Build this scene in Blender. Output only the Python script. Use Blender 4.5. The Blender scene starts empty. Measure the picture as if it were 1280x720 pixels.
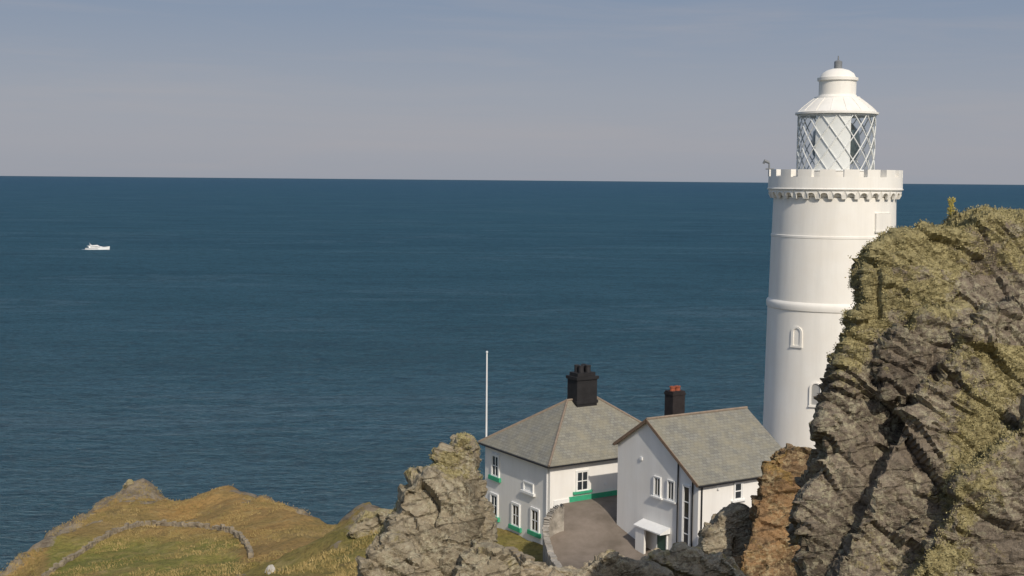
import bpy, bmesh, math, random
import numpy as np
from mathutils import Vector, Matrix, noise
random.seed(7)
D=bpy.data; SC=bpy.context.scene; COL=SC.collection
R=math.radians
# ---------------------------------------------------------------- camera
F=1600.0; CAMZ=62.0
pitch=math.atan((360-224.8)/F); roll=R(0.5)
Fw=Vector((0,math.cos(pitch),-math.sin(pitch))); R0=Vector((1,0,0)); U0=Vector((0,math.sin(pitch),math.cos(pitch)))
Rt=math.cos(roll)*R0+math.sin(roll)*U0; Up=-math.sin(roll)*R0+math.cos(roll)*U0
CP=Vector((0,0,CAMZ))
def ray(px,py): return Fw+Rt*((px-640)/F)+Up*((360-py)/F)
def P(px,py,Y):
    d=ray(px,py); return CP+d*(Y/d.y)
def proj(v):
    q=Vector(v)-CP; f=q.dot(Fw)
    if f<0.1: return (-9999,-9999)
    return (640+F*q.dot(Rt)/f, 360-F*q.dot(Up)/f)
def on_plane_z(px,py,z):
    d=ray(px,py); return CP+d*((z-CAMZ)/d.z)
cam=D.objects.new('Camera',D.cameras.new('Camera')); COL.objects.link(cam); SC.camera=cam
cam.data.sensor_width=36; cam.data.lens=36*F/1280; cam.data.clip_start=0.1; cam.data.clip_end=600000
M=Matrix((Rt,Up,-Fw)).transposed().to_4x4(); M.translation=CP; cam.matrix_world=M
# ---------------------------------------------------------------- node helpers
def mat(name):
    m=D.materials.new(name); m.use_nodes=True; m.node_tree.nodes.clear(); return m
def nd(nt,typ,props=None,**ins):
    n=nt.nodes.new(typ)
    for k,v in (props or {}).items(): setattr(n,k,v)
    for k,v in ins.items():
        key=int(k[1:]) if k[0]=='i' and k[1:].isdigit() else k.replace('_',' ')
        s=n.inputs[key]
        if isinstance(v,bpy.types.NodeSocket): nt.links.new(v,s)
        else: s.default_value=v
    return n
def c4(c): return (c[0],c[1],c[2],1)
def noise_(nt,vec,scale,detail=5,rough=.6,dist=0):
    return nd(nt,'ShaderNodeTexNoise',None,Vector=vec,Scale=scale,Detail=detail,Roughness=rough,Distortion=dist).outputs['Fac']
def ramp(nt,fac,stops,interp='LINEAR'):
    n=nd(nt,'ShaderNodeValToRGB',None,Fac=fac); cr=n.color_ramp; cr.interpolation=interp
    while len(cr.elements)<len(stops): cr.elements.new(.5)
    for e,(p,c) in zip(cr.elements,stops): e.position=p; e.color=c4(c) if len(c)==3 else c
    return n.outputs['Color']
def g(v): return (v,v,v)
def mix(nt,f,a,b,mode='MIX'):
    n=nd(nt,'ShaderNodeMix',{'data_type':'RGBA','blend_type':mode})
    for key,v in ((0,f),(6,a),(7,b)):
        s=n.inputs[key]
        if isinstance(v,bpy.types.NodeSocket): nt.links.new(v,s)
        elif key==0: s.default_value=v
        else: s.default_value=c4(v)
    return n.outputs[2]
def math_(nt,op,a,b=0.0,clamp=False):
    n=nd(nt,'ShaderNodeMath',{'operation':op,'use_clamp':clamp},i0=a,i1=b); return n.outputs[0]
def mapping(nt,vec,scale=(1,1,1),rot=(0,0,0)):
    return nd(nt,'ShaderNodeMapping',None,Vector=vec,Scale=scale,Rotation=rot).outputs[0]
def pos(nt): return nd(nt,'ShaderNodeNewGeometry').outputs['Position']
def objc(nt): return nd(nt,'ShaderNodeTexCoord').outputs['Object']
def bump(nt,h,strength=.5,dist=.1,normal=None):
    n=nd(nt,'ShaderNodeBump',None,Height=h,Strength=strength,Distance=dist)
    if normal is not None: nt.links.new(normal,n.inputs['Normal'])
    return n.outputs[0]
def finish(nt,col,rough=.9,normal=None,spec=.3,metal=0):
    b=nd(nt,'ShaderNodeBsdfPrincipled')
    for k,v in (('Base Color',col),('Roughness',rough),('Specular IOR Level',spec),('Metallic',metal)):
        if isinstance(v,bpy.types.NodeSocket): nt.links.new(v,b.inputs[k])
        else: b.inputs[k].default_value=c4(v) if k=='Base Color' else v
    if normal is not None: nt.links.new(normal,b.inputs['Normal'])
    o=nd(nt,'ShaderNodeOutputMaterial'); nt.links.new(b.outputs[0],o.inputs[0]); return b
def simple(name,col,rough=.7,var=.12,scale=3,spec=.3,metal=0,bmp=0.0):
    m=mat(name); nt=m.node_tree; p=objc(nt)
    n=noise_(nt,p,scale,6,.65)
    c=mix(nt,ramp(nt,n,[(.3,g(0)),(.7,g(1))]),tuple(x*(1-var) for x in col),tuple(min(1,x*(1+var)) for x in col))
    nrm=bump(nt,noise_(nt,p,scale*8,4),bmp,.02) if bmp else None
    finish(nt,c,rough,nrm,spec,metal); return m
# ---------------------------------------------------------------- materials
def m_whitewall(name,col,streak=.1):
    m=mat(name); nt=m.node_tree; p=objc(nt)
    a=noise_(nt,mapping(nt,p,(1.2,1.2,.12)),1.0,6,.65)
    b=noise_(nt,p,.6,5,.6)
    c=mix(nt,ramp(nt,a,[(.45,g(0)),(.8,g(1))]),col,tuple(x*(1-streak*2) for x in col))
    c=mix(nt,ramp(nt,b,[(.35,g(0)),(.75,g(.6))]),c,(col[0]*.93,col[1]*.9,col[2]*.86))
    finish(nt,c,.75,bump(nt,noise_(nt,p,9,4),.15,.02),.25); return m
M_tower=m_whitewall('tower_white_paint',(.86,.835,.775),.07)
M_wall=m_whitewall('white_render',(.84,.825,.79),.07)
M_trim=simple('white_trim',(.82,.82,.80),.5,.04)
M_green=simple('green_paint',(.05,.36,.20),.5,.12)
M_black=simple('black_paint',(.018,.018,.02),.45,.3)
M_chim=simple('dark_chimney',(.020,.019,.02),.7,.3,2,bmp=.3)
M_brown=simple('brown_chimney',(.026,.021,.021),.8,.3,3,bmp=.3)
M_pot=simple('terracotta',(.30,.085,.045),.8,.25,6)
M_blackpot=simple('dark_pot',(.03,.028,.03),.7,.2,6)
M_grey=simple('grey_metal',(.20,.21,.22),.5,.15)
M_door=simple('green_door',(.05,.10,.075),.5,.2)
M_blind=simple('lantern_blind_cloth',(.88,.87,.84),.8,.03)
M_bar=simple('lantern_bar_paint',(.72,.73,.71),.5,.08)
def m_glass(name,col,rough=.08):
    m=mat(name); nt=m.node_tree
    finish(nt,col,rough,None,.8); return m
M_pane=m_glass('window_glass',(.03,.037,.045))
M_paneg=m_glass('pale_window_glass',(.34,.34,.33),.4)
def m_lglass():
    m=mat('lantern_glass'); nt=m.node_tree
    t=nd(nt,'ShaderNodeBsdfTransparent',None,Color=(.95,.965,.965,1)); gl=nd(nt,'ShaderNodeBsdfGlossy',None,Color=(.8,.85,.85,1),Roughness=.05)
    x=nd(nt,'ShaderNodeMixShader',None,i0=.08); nt.links.new(t.outputs[0],x.inputs[1]); nt.links.new(gl.outputs[0],x.inputs[2])
    o=nd(nt,'ShaderNodeOutputMaterial'); nt.links.new(x.outputs[0],o.inputs[0]); return m
M_lglass=m_lglass()
M_lens=simple('lens_glass',(.07,.095,.095),.15,.3,4,spec=.8)
def m_slate():
    m=mat('roof_slate'); nt=m.node_tree; uv=nd(nt,'ShaderNodeTexCoord').outputs['UV']
    br=nd(nt,'ShaderNodeTexBrick',None,Vector=uv,Color1=(.185,.18,.155,1),Color2=(.255,.25,.215,1),Mortar=(.10,.097,.085,1),Scale=1.0,Mortar_Size=.012,Brick_Width=.32,Row_Height=.24,Bias=0.0)
    n=noise_(nt,objc(nt),.9,6,.7); n2=noise_(nt,objc(nt),5,4,.7)
    c=mix(nt,ramp(nt,n,[(.4,g(0)),(.7,g(.7))]),br.outputs['Color'],(.30,.27,.185))
    c=mix(nt,ramp(nt,n2,[(.5,g(0)),(.75,g(.5))]),c,(.17,.165,.15))
    finish(nt,c,.75,bump(nt,br.outputs['Fac'],-.5,.02),.35); return m
M_slate=m_slate()
M_ridge=simple('ridge_tile',(.24,.19,.145),.8,.2,4)
M_barge=simple('brown_barge',(.22,.15,.10),.7,.2,4)
def m_asphalt():
    m=mat('courtyard_paving'); nt=m.node_tree; p=pos(nt)
    n=noise_(nt,p,.5,6,.65)
    c=mix(nt,ramp(nt,n,[(.35,g(0)),(.65,g(1))]),(.15,.125,.10),(.24,.20,.165))
    finish(nt,c,.9,bump(nt,noise_(nt,p,12,4),.3,.02),.2); return m
M_court=m_asphalt()
M_capwall=simple('weathered_wall_stone',(.34,.31,.265),.9,.45,1.8,bmp=.8)
M_stone=simple('drystone',(.27,.225,.16),.95,.4,1.3,bmp=.8)
M_pale=simple('pale_stone',(.42,.40,.36),.8,.2)
def m_rock(name,dark,mid,light,lichen,vegA,vegB,sc=1.0,rot=(.35,.5,0),zs=2.8):
    m=mat(name); nt=m.node_tree; p=pos(nt)
    st=mapping(nt,p,(1*sc,1*sc,zs*sc),rot)
    n1=noise_(nt,st,.42,10,.66,.5); n2=noise_(nt,st,1.7,9,.68,.4); n3=noise_(nt,p,6*sc,8,.74); n0=noise_(nt,p,.32*sc,4,.55)
    col=ramp(nt,n1,[(.30,dark),(.44,mid),(.62,light)])
    col=mix(nt,ramp(nt,n0,[(.4,g(0)),(.62,g(.45))]),col,light)
    col=mix(nt,ramp(nt,n2,[(.36,g(.7)),(.47,g(0))]),col,dark)
    vw=nd(nt,'ShaderNodeTexWave',{'bands_direction':'Z'},Vector=st,Scale=.36,Distortion=8.0,Detail=6.0,Detail_Scale=.8,Detail_Roughness=.62).outputs['Fac']
    crack=ramp(nt,vw,[(.0,g(1)),(.08,g(0))])
    col=mix(nt,math_(nt,'MULTIPLY',crack,.55),col,tuple(x*.5 for x in dark))
    l=ramp(nt,n3,[(.47,g(0)),(.59,g(.95))]); l2=ramp(nt,noise_(nt,p,.8*sc,5,.65),[(.38,g(0)),(.54,g(1))])
    col=mix(nt,math_(nt,'MULTIPLY',l,l2),col,lichen)
    col=mix(nt,ramp(nt,noise_(nt,p,14*sc,5,.7),[(.30,g(.5)),(.5,g(0))]),col,dark)
    veg=nd(nt,'ShaderNodeAttribute',{'attribute_name':'veg'}).outputs['Fac']
    vn=noise_(nt,p,2.6*sc,9,.78)
    vf=math_(nt,'ADD',veg,math_(nt,'MULTIPLY',math_(nt,'SUBTRACT',vn,.5),2.4))
    vf=ramp(nt,vf,[(.36,g(0)),(.56,g(.92))])
    vc=mix(nt,ramp(nt,noise_(nt,p,8*sc,7,.75),[(.38,g(0)),(.6,g(1))]),vegA,vegB)
    col=mix(nt,vf,col,vc)
    h=math_(nt,'ADD',math_(nt,'MULTIPLY',n2,.9),math_(nt,'MULTIPLY',n3,.45))
    h=math_(nt,'SUBTRACT',h,math_(nt,'MULTIPLY',crack,.25))
    h=math_(nt,'ADD',h,math_(nt,'MULTIPLY',noise_(nt,p,24*sc,4,.7),.2))
    finish(nt,col,.95,bump(nt,h,.9,.12/sc),.12); return m
M_rockR=m_rock('near_cliff_rock',(.06,.048,.036),(.165,.133,.10),(.285,.235,.178),(.41,.37,.255),(.15,.125,.055),(.44,.38,.19),1.0,(.1,.55,0))
M_rockC=m_rock('outcrop_rock',(.10,.082,.056),(.27,.225,.155),(.40,.34,.245),(.46,.42,.30),(.19,.16,.065),(.42,.36,.19),.7,zs=2.2)
M_rockP=m_rock('pale_foreground_rock',(.12,.098,.068),(.31,.255,.178),(.45,.38,.275),(.49,.44,.32),(.21,.18,.08),(.44,.37,.20),.8,zs=2.0)
M_rockO=m_rock('orange_ledge_rock',(.055,.038,.026),(.17,.115,.068),(.36,.22,.11),(.42,.33,.19),(.17,.13,.055),(.40,.25,.09),.7,zs=2.0)
def m_terrain():
    m=mat('headland_grass'); nt=m.node_tree; p=pos(nt)
    gr=nd(nt,'ShaderNodeAttribute',{'attribute_name':'green'}).outputs['Fac']
    rk=nd(nt,'ShaderNodeAttribute',{'attribute_name':'rock'}).outputs['Fac']
    n1=noise_(nt,p,.07,9,.64,.5); n2=noise_(nt,p,.42,10,.72,.3); n3=noise_(nt,p,2.6,8,.74); n4=noise_(nt,p,.2,7,.65,.5)
    brown=ramp(nt,n1,[(.32,(.30,.175,.06)),(.46,(.43,.275,.105)),(.56,(.30,.215,.08)),(.70,(.46,.315,.135))])
    green=ramp(nt,n4,[(.34,(.165,.185,.045)),(.48,(.25,.24,.065)),(.64,(.36,.285,.10))])
    gf=math_(nt,'ADD',gr,math_(nt,'MULTIPLY',math_(nt,'SUBTRACT',n2,.5),1.2),True)
    c=mix(nt,gf,brown,green)
    c=mix(nt,ramp(nt,n3,[(.38,g(.55)),(.54,g(0))]),c,(.10,.078,.032))
    c=mix(nt,ramp(nt,n4,[(.55,g(0)),(.65,g(.5))]),c,(.20,.14,.065))
    c=mix(nt,ramp(nt,n2,[(.53,g(0)),(.66,g(.5))]),c,(.45,.34,.165))
    rc=ramp(nt,noise_(nt,mapping(nt,p,(1,1,2.5),(.3,.4,0)),.8,9,.75),[(.3,(.10,.075,.055)),(.5,(.26,.215,.155)),(.7,(.42,.36,.27))])
    rf=math_(nt,'ADD',rk,math_(nt,'MULTIPLY',math_(nt,'SUBTRACT',n2,.5),2.2))
    c=mix(nt,ramp(nt,rf,[(.42,g(0)),(.54,g(1))]),c,rc)
    h=math_(nt,'ADD',n2,math_(nt,'MULTIPLY',n3,.35))
    finish(nt,c,.95,bump(nt,h,1.0,.55),.1); return m
M_ter=m_terrain()
def m_leaf(name,a,b,sc=2.0):
    m=mat(name); nt=m.node_tree
    c=mix(nt,ramp(nt,noise_(nt,pos(nt),sc,4,.7),[(.35,g(0)),(.65,g(1))]),a,b)
    finish(nt,c,.85,None,.15); return m
M_tuft=m_leaf('dry_grass_blades',(.22,.18,.065),(.44,.33,.145),.25)
M_cush=m_leaf('cliff_plant_leaves',(.18,.155,.065),(.48,.42,.22),2.5)
M_plant=m_leaf('yellow_green_leaves',(.36,.31,.07),(.52,.42,.13),9)
def m_sea():
    m=mat('sea_water'); nt=m.node_tree; p=pos(nt)
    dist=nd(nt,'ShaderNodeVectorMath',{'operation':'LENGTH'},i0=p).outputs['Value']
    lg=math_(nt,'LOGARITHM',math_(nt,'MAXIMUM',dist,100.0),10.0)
    base=ramp(nt,math_(nt,'DIVIDE',math_(nt,'SUBTRACT',lg,2.2),2.6,True),[(0,(.015,.070,.086)),(.22,(.020,.080,.108)),(.45,(.028,.090,.138)),(.7,(.028,.078,.145)),(.88,(.034,.076,.148)),(1,(.055,.095,.150))])  # water colour by distance, with aerial haze painted in towards the horizon
    ps=mapping(nt,p,(1,2.6,1),(0,0,.12))
    big=noise_(nt,ps,.0022,6,.62,.8); mid=noise_(nt,ps,.012,7,.65,.6); sm=noise_(nt,mapping(nt,p,(1,1.7,1),(0,0,-.3)),.13,8,.7,.2)
    fine=noise_(nt,mapping(nt,p,(1,1.9,1),(0,0,.25)),.55,6,.65,.3)
    c=mix(nt,ramp(nt,big,[(.38,g(0)),(.62,g(.7))]),base,(.036,.110,.150))
    c=mix(nt,ramp(nt,mid,[(.48,g(0)),(.66,g(.42))]),c,(.048,.13,.178))
    c=mix(nt,ramp(nt,mid,[(.32,g(.45)),(.46,g(0))]),c,(.012,.048,.074))
    st2=noise_(nt,mapping(nt,p,(1,3.5,1),(0,0,-.55)),.003,6,.6,1.6)
    c=mix(nt,ramp(nt,st2,[(.57,g(0)),(.61,g(.38)),(.65,g(0))]),c,(.10,.175,.22))
    c=mix(nt,ramp(nt,sm,[(.34,g(.7)),(.52,g(0))]),c,(.006,.030,.046))  # ripple shading painted into the water colour, dark first, then pale ripples
    c=mix(nt,ramp(nt,fine,[(.36,g(.65)),(.5,g(0))]),c,(.006,.030,.046))
    c=mix(nt,ramp(nt,fine,[(.56,g(0)),(.70,g(.6))]),c,(.085,.17,.21))
    w1=noise_(nt,mapping(nt,p,(1,1.8,1),(0,0,.35)),.35,8,.68,.3)
    w2=noise_(nt,mapping(nt,p,(1,2.2,1),(0,0,-.2)),.06,6,.6)
    h=math_(nt,'ADD',math_(nt,'MULTIPLY',w1,1.0),math_(nt,'MULTIPLY',w2,1.6))
    bn=bump(nt,h,.9,2.6)
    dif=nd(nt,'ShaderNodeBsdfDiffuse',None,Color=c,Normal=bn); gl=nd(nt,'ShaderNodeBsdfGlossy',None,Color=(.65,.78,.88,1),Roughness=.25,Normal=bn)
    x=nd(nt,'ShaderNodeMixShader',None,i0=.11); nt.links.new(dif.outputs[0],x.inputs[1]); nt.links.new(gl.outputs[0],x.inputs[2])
    o=nd(nt,'ShaderNodeOutputMaterial'); nt.links.new(x.outputs[0],o.inputs[0]); return m
M_sea=m_sea()
M_foam=simple('sea_foam',(.55,.62,.66),.8,.2,.6)
# ---------------------------------------------------------------- mesh helpers
class MB:
    def __init__(s): s.v=[]; s.f=[]; s.uv={}
    def box(s,x0,x1,y0,y1,z0,z1,T=None):
        b=len(s.v)
        for z in (z0,z1):
            for x,y in ((x0,y0),(x1,y0),(x1,y1),(x0,y1)):
                q=Vector((x,y,z)); s.v.append(T@q if T else q)
        for f in ((3,2,1,0),(4,5,6,7),(0,1,5,4),(1,2,6,5),(2,3,7,6),(3,0,4,7)): s.f.append(tuple(b+i for i in f))
    def face(s,pts,uv=None):
        b=len(s.v); s.v+= [Vector(p) for p in pts]; s.f.append(tuple(range(b,b+len(pts))))
        if uv: s.uv[len(s.f)-1]=uv
    def prism(s,outline,O,U,V,W,d0,d1):
        b=len(s.v); n=len(outline)
        for d in (d0,d1):
            for a,c in outline: s.v.append(O+U*a+V*c+W*d)
        s.f.append(tuple(b+i for i in reversed(range(n)))); s.f.append(tuple(b+n+i for i in range(n)))
        for i in range(n):
            j=(i+1)%n; s.f.append((b+i,b+j,b+n+j,b+n+i))
    def ring(s,outer,inner,O,U,V,W,d0,d1):
        n=len(outer); b=len(s.v)
        for d in (d0,d1):
            for L in (outer,inner):
                for a,c in L: s.v.append(O+U*a+V*c+W*d)
        for i in range(n):
            j=(i+1)%n
            s.f.append((b+2*n+i,b+2*n+j,b+3*n+j,b+3*n+i)); s.f.append((b+i,b+n+i,b+n+j,b+j))
            s.f.append((b+i,b+j,b+2*n+j,b+2*n+i)); s.f.append((b+n+i,b+3*n+i,b+3*n+j,b+n+j))
    def tube(s,pts,rad,n=8,cap=True):
        pts=[Vector(p) for p in pts]; b=len(s.v)
        for i,p in enumerate(pts):
            t=(pts[min(i+1,len(pts)-1)]-pts[max(i-1,0)]).normalized()
            a=t.orthogonal().normalized() if i==0 else (a-t*a.dot(t)).normalized()
            c=t.cross(a); r=rad[i] if isinstance(rad,(list,tuple)) else rad
            for k in range(n):
                an=2*math.pi*k/n; s.v.append(p+a*r*math.cos(an)+c*r*math.sin(an))
        for i in range(len(pts)-1):
            for k in range(n):
                k2=(k+1)%n; s.f.append((b+i*n+k,b+i*n+k2,b+(i+1)*n+k2,b+(i+1)*n+k))
        if cap:
            s.f.append(tuple(b+k for k in reversed(range(n)))); s.f.append(tuple(b+(len(pts)-1)*n+k for k in range(n)))
    def lathe(s,prof,n=96,c=(0,0),close=False):
        b=len(s.v); m=len(prof)
        for r,z in prof:
            for k in range(n):
                an=2*math.pi*k/n; s.v.append(Vector((c[0]+r*math.cos(an),c[1]+r*math.sin(an),z)))
        rng=range(m) if close else range(m-1)
        for i in rng:
            i2=(i+1)%m
            for k in range(n):
                k2=(k+1)%n; s.f.append((b+i*n+k,b+i*n+k2,b+i2*n+k2,b+i2*n+k))
    def build(s,name,material,parent=None,smooth=False,fix=True):
        me=D.meshes.new(name); me.from_pydata([tuple(v) for v in s.v],[],s.f)
        if s.uv:
            l=me.uv_layers.new(name='UVMap')
            for fi,uv in s.uv.items():
                for k,li in enumerate(me.polygons[fi].loop_indices): l.data[li].uv=uv[k]
        if fix:
            bm=bmesh.new(); bm.from_mesh(me); bmesh.ops.recalc_face_normals(bm,faces=bm.faces); bm.to_mesh(me); bm.free()
        me.materials.append(material)
        o=D.objects.new(name,me); COL.objects.link(o)
        if parent: o.parent=parent
        if smooth:
            me.polygons.foreach_set('use_smooth',[True]*len(me.polygons))
            try: me.set_sharp_from_angle(angle=R(35))
            except Exception: pass
        return o
def tag(o,label,cat,group=None,kind=None):
    o['label']=label; o['category']=cat
    if group: o['group']=group
    if kind: o['kind']=kind
    return o
def empty(name,loc,rz=0):
    o=D.objects.new(name,None); COL.objects.link(o); o.location=loc; o.rotation_euler=(0,0,rz); o.empty_display_size=.5; return o
X=Vector((1,0,0)); Y=Vector((0,1,0)); Z=Vector((0,0,1))
def spline(pts,n=6):
    o=[]; m=len(pts)
    for i in range(m-1):
        p0=pts[max(i-1,0)];p1=pts[i];p2=pts[i+1];p3=pts[min(i+2,m-1)]
        for k in range(n):
            t=k/n; o.append(tuple(.5*((2*p1[j])+(-p0[j]+p2[j])*t+(2*p0[j]-5*p1[j]+4*p2[j]-p3[j])*t*t+(-p0[j]+3*p1[j]-3*p2[j]+p3[j])*t**3) for j in range(len(p1))))
    o.append(tuple(pts[-1])); return o
# ---------------------------------------------------------------- world & sun
el=R(38); sd=Vector((.34,-.94,0)).normalized(); S=Vector((sd.x*math.cos(el),sd.y*math.cos(el),math.sin(el)))
W=D.worlds.new('World'); SC.world=W; W.use_nodes=True; nt=W.node_tree; nt.nodes.clear()
sky=nt.nodes.new('ShaderNodeTexSky'); sky.sky_type='NISHITA'; sky.sun_disc=False; sky.sun_elevation=el; sky.sun_rotation=math.atan2(sd.x,sd.y); sky.altitude=60; sky.dust_density=2.0
gen=nd(nt,'ShaderNodeTexCoord').outputs['Generated']; sz=nd(nt,'ShaderNodeSeparateXYZ',None,Vector=gen)
hz=ramp(nt,math_(nt,'MULTIPLY',sz.outputs['Z'],2.0,True),[(0,(.325,.345,.395)),(.05,(.345,.355,.40)),(.13,(.315,.34,.40)),(.28,(.22,.28,.385)),(.8,(.24,.31,.42))])
cl=noise_(nt,mapping(nt,gen,(1.6,1.6,18),(0,.10,0)),2.2,7,.6,.5); cf=ramp(nt,cl,[(.46,g(0)),(.78,g(.35))])
hz=mix(nt,cf,hz,(.41,.38,.39))
hz10=nd(nt,'ShaderNodeVectorMath',{'operation':'SCALE'},i0=hz,Scale=8.33).outputs[0]
f=nd(nt,'ShaderNodeMapRange',{'clamp':True},Value=sz.outputs['Z'],From_Min=.16,From_Max=.55,To_Min=.95,To_Max=.2).outputs[0]
skc=mix(nt,f,sky.outputs[0],hz10)
bg=nd(nt,'ShaderNodeBackground',None,Color=skc,Strength=.12); wo=nd(nt,'ShaderNodeOutputWorld'); nt.links.new(bg.outputs[0],wo.inputs[0])
sun=D.objects.new('sun',D.lights.new('sun','SUN')); COL.objects.link(sun); sun.data.energy=3.1; sun.data.angle=R(.6); sun.data.color=(1,.91,.78)
sun.rotation_euler=S.to_track_quat('Z','Y').to_euler()
SC.view_settings.view_transform='Standard'; SC.view_settings.look='None'; SC.view_settings.exposure=0
# ---------------------------------------------------------------- sea
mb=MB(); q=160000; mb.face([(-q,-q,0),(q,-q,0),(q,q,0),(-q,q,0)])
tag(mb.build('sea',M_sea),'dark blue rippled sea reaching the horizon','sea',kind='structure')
# ---------------------------------------------------------------- courtyard level
GC=40.0
def sstep(t): t=max(0,min(1,t)); return t*t*(3-2*t)
def gz(x,y):
    t=sstep((y-78.5)/8.0); return 38.1+1.9*t+.12*max(0,x-7)*(1-t)
wtop=[(704,632,40.7),(694,636,40.55),(686,645,40.2),(682,662,39.55),(688,690,38.9),(703,716,38.9),(720,745,38.9)]
wpath=spline([tuple(on_plane_z(a,b,c)) for a,b,c in wtop],6)
def leftx(y):
    best=min(wpath,key=lambda q:abs(q[1]-y)); return best[0]
# ---------------------------------------------------------------- terrain
cps=[(140,618,158),(158,606,160),(176,606,159),(200,618,157),(218,642,155),(238,644,152),(256,628,152),(275,612,152),(300,612,150),(320,620,146),(345,630,142),(370,639,138),(400,648,132),(425,656,128),
(0,716,122),(30,694,130),(60,674,138),(100,654,147),(125,634,154),
(60,718,117),(130,690,124),(130,718,111),(200,657,137),(200,690,121),(200,718,108),(280,660,131),(290,700,113),(240,652,141),(180,632,150),(275,630,143),
(340,670,122),(340,705,106),(380,672,114),(385,700,96),(395,662,127),
(450,640,90),(480,635,86),(440,680,82),(400,712,76),(366,718,84),(470,700,72),(505,640,82)]
pts=[tuple(P(*c)) for c in cps]
pts+=[(0,0,60.2),(-5,10,56),(6,12,55),(0,25,51),(12,30,48),(-12,40,45),(0,45,44.5),(0,60,41.5),(-12,60,43),(10,60,41),(20,60,42),(25,45,46),(32,60,44),(30,75,42),(36,90,39),(23,92,39.2),
(14,84,37.5),(6,82,37.2),(5,95,37.5),(12,100,37),(22,106,36.5),(-2,84,36.8),(-4,90,36.6),(-8,84,38),(-3,74,37.6),(1,70,37.4),(6,70,37.2),(11,70,38),
(-8,108,31),(2,113,28),(14,116,28),(28,116,27),(45,105,25),(-14,118,27.5),(0,128,4),(20,132,4),(45,122,4),(0,145,-10),(30,150,-10),(60,110,0),(60,80,20),(60,40,30),(45,60,38),(60,0,40),(80,60,0),
(-20,150,4),(-30,165,2),(-45,176,1),(-20,170,-10),(-40,190,-10),(-60,172,-2),(-62,158,0),(-60,145,3),(-58,130,4),(-58,112,8),(-75,160,-12),(-75,130,-12),(-70,100,-5),
(-45,105,25),(-35,95,29),(-20,80,35),(-30,60,38),(-60,85,8),(-50,60,24),(-70,50,4),(-40,20,42),(-80,10,4),(-20,0,54),(20,0,56),(0,-20,55),(-80,190,-15),(60,190,-15),(10,180,-14),(90,0,-5)]
A=np.array(pts); n=len(A)
dm=np.linalg.norm(A[:,None,:2]-A[None,:,:2],axis=2)
K=np.zeros((n+3,n+3)); K[:n,:n]=dm; K[:n,n]=1; K[:n,n+1:]=A[:,:2]; K[n:,:n]=K[:n,n:].T
wgt=np.linalg.solve(K,np.concatenate([A[:,2],[0,0,0]]))
def zrbf(xy):
    out=np.empty(len(xy))
    for s in range(0,len(xy),20000):
        c=xy[s:s+20000]; d=np.linalg.norm(c[:,None,:]-A[None,:,:2],axis=2); out[s:s+20000]=d@wgt[:n]+wgt[n]+c@wgt[n+1:]
    return out
xs=np.arange(-95,70,.5); ys=np.arange(-22,200,.5); gx,gy=np.meshgrid(xs,ys); XY=np.stack([gx.ravel(),gy.ravel()],1)
Zb=zrbf(XY); nx,ny=len(xs),len(ys)
G=Zb.reshape(ny,nx)
gyy,gxx=np.gradient(G,.5); slope=np.hypot(gxx,gyy).ravel()
wallpx=[(52,724),(95,697),(130,674),(160,661),(190,657),(230,659),(265,662),(288,666),(302,676),(311,688),(314,698)]
Zt=Zb.copy(); rockm=np.zeros(len(Zb)); green=np.zeros(len(Zb))
crest=P(166,606,158)
for i in range(len(Zb)):
    x,y=XY[i]; z=Zb[i]
    if z<-6: continue
    v=Vector((x,y,0)); px,py=proj((x,y,z))
    big=noise.fractal(v*.06,1.0,2.0,4); sm=noise.fractal(v*.35,.8,2.1,5)
    rk=min(1,max(0,(slope[i]-.6)/.5)); rk=max(rk,max(0,1.1-math.hypot(x-crest.x,(y-crest.y)*.7)/8.0))
    if y>100 and px<140 and py>600: rk=max(rk,min(1,max(0,1-(py-(716-(px)*.72))/24)))
    pk=noise.fractal(Vector((x*.11+9,y*.11,0)),.8,2.1,4)
    rk2=max(0,min(.6,(pk-.27)*2.4)) if (py<655 or y<104) else 0
    rk=max(rk,rk2)
    rr=noise.ridged_multi_fractal(Vector((x*.16,y*.16,z*.1)),.9,2.1,5,1.0,2.0)
    zz=z+big*.3+sm*.27+rk*(rr-1.0)*1.6
    if 0<x<26 and 66<y<97: zz=min(zz,gz(x,y)-.5)
    if -9<x<3 and 78<y<95: zz=min(zz,37.0+max(0,(-x-4))*.5)
    Zt[i]=zz; rockm[i]=min(1,rk)*.95+max(0,big)*.08
    gq=0
    if y<104 and x>-30: gq=.6
    if 60<px<300 and py>664 and y>95: gq=.95*min(1,(py-664)/16)
    green[i]=gq
me=D.meshes.new('headland'); vv=np.stack([XY[:,0],XY[:,1],Zt],1)
idx=np.arange(nx*ny).reshape(ny,nx); fa=np.stack([idx[:-1,:-1].ravel(),idx[:-1,1:].ravel(),idx[1:,1:].ravel(),idx[1:,:-1].ravel()],1)
me.from_pydata(vv.tolist(),[],fa.tolist()); me.materials.append(M_ter)
for nm,arr in (('green',green),('rock',rockm)):
    a=me.attributes.new(nm,'FLOAT','POINT'); a.data.foreach_set('value',arr.astype(np.float32))
me.polygons.foreach_set('use_smooth',[True]*len(me.polygons))
ter=D.objects.new('headland',me); COL.objects.link(ter); tag(ter,'grassy brown headland sloping down to rocky cliffs above the sea','hill',kind='structure')
ZG=Zt.reshape(ny,nx)
def zt(x,y):
    fx=(x-xs[0])/.5; fy=(y-ys[0])/.5; i=int(fx); j=int(fy)
    if i<0 or j<0 or i>=nx-1 or j>=ny-1: return -10
    a=fx-i; b=fy-j
    return (ZG[j,i]*(1-a)+ZG[j,i+1]*a)*(1-b)+(ZG[j+1,i]*(1-a)+ZG[j+1,i+1]*a)*b
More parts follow.
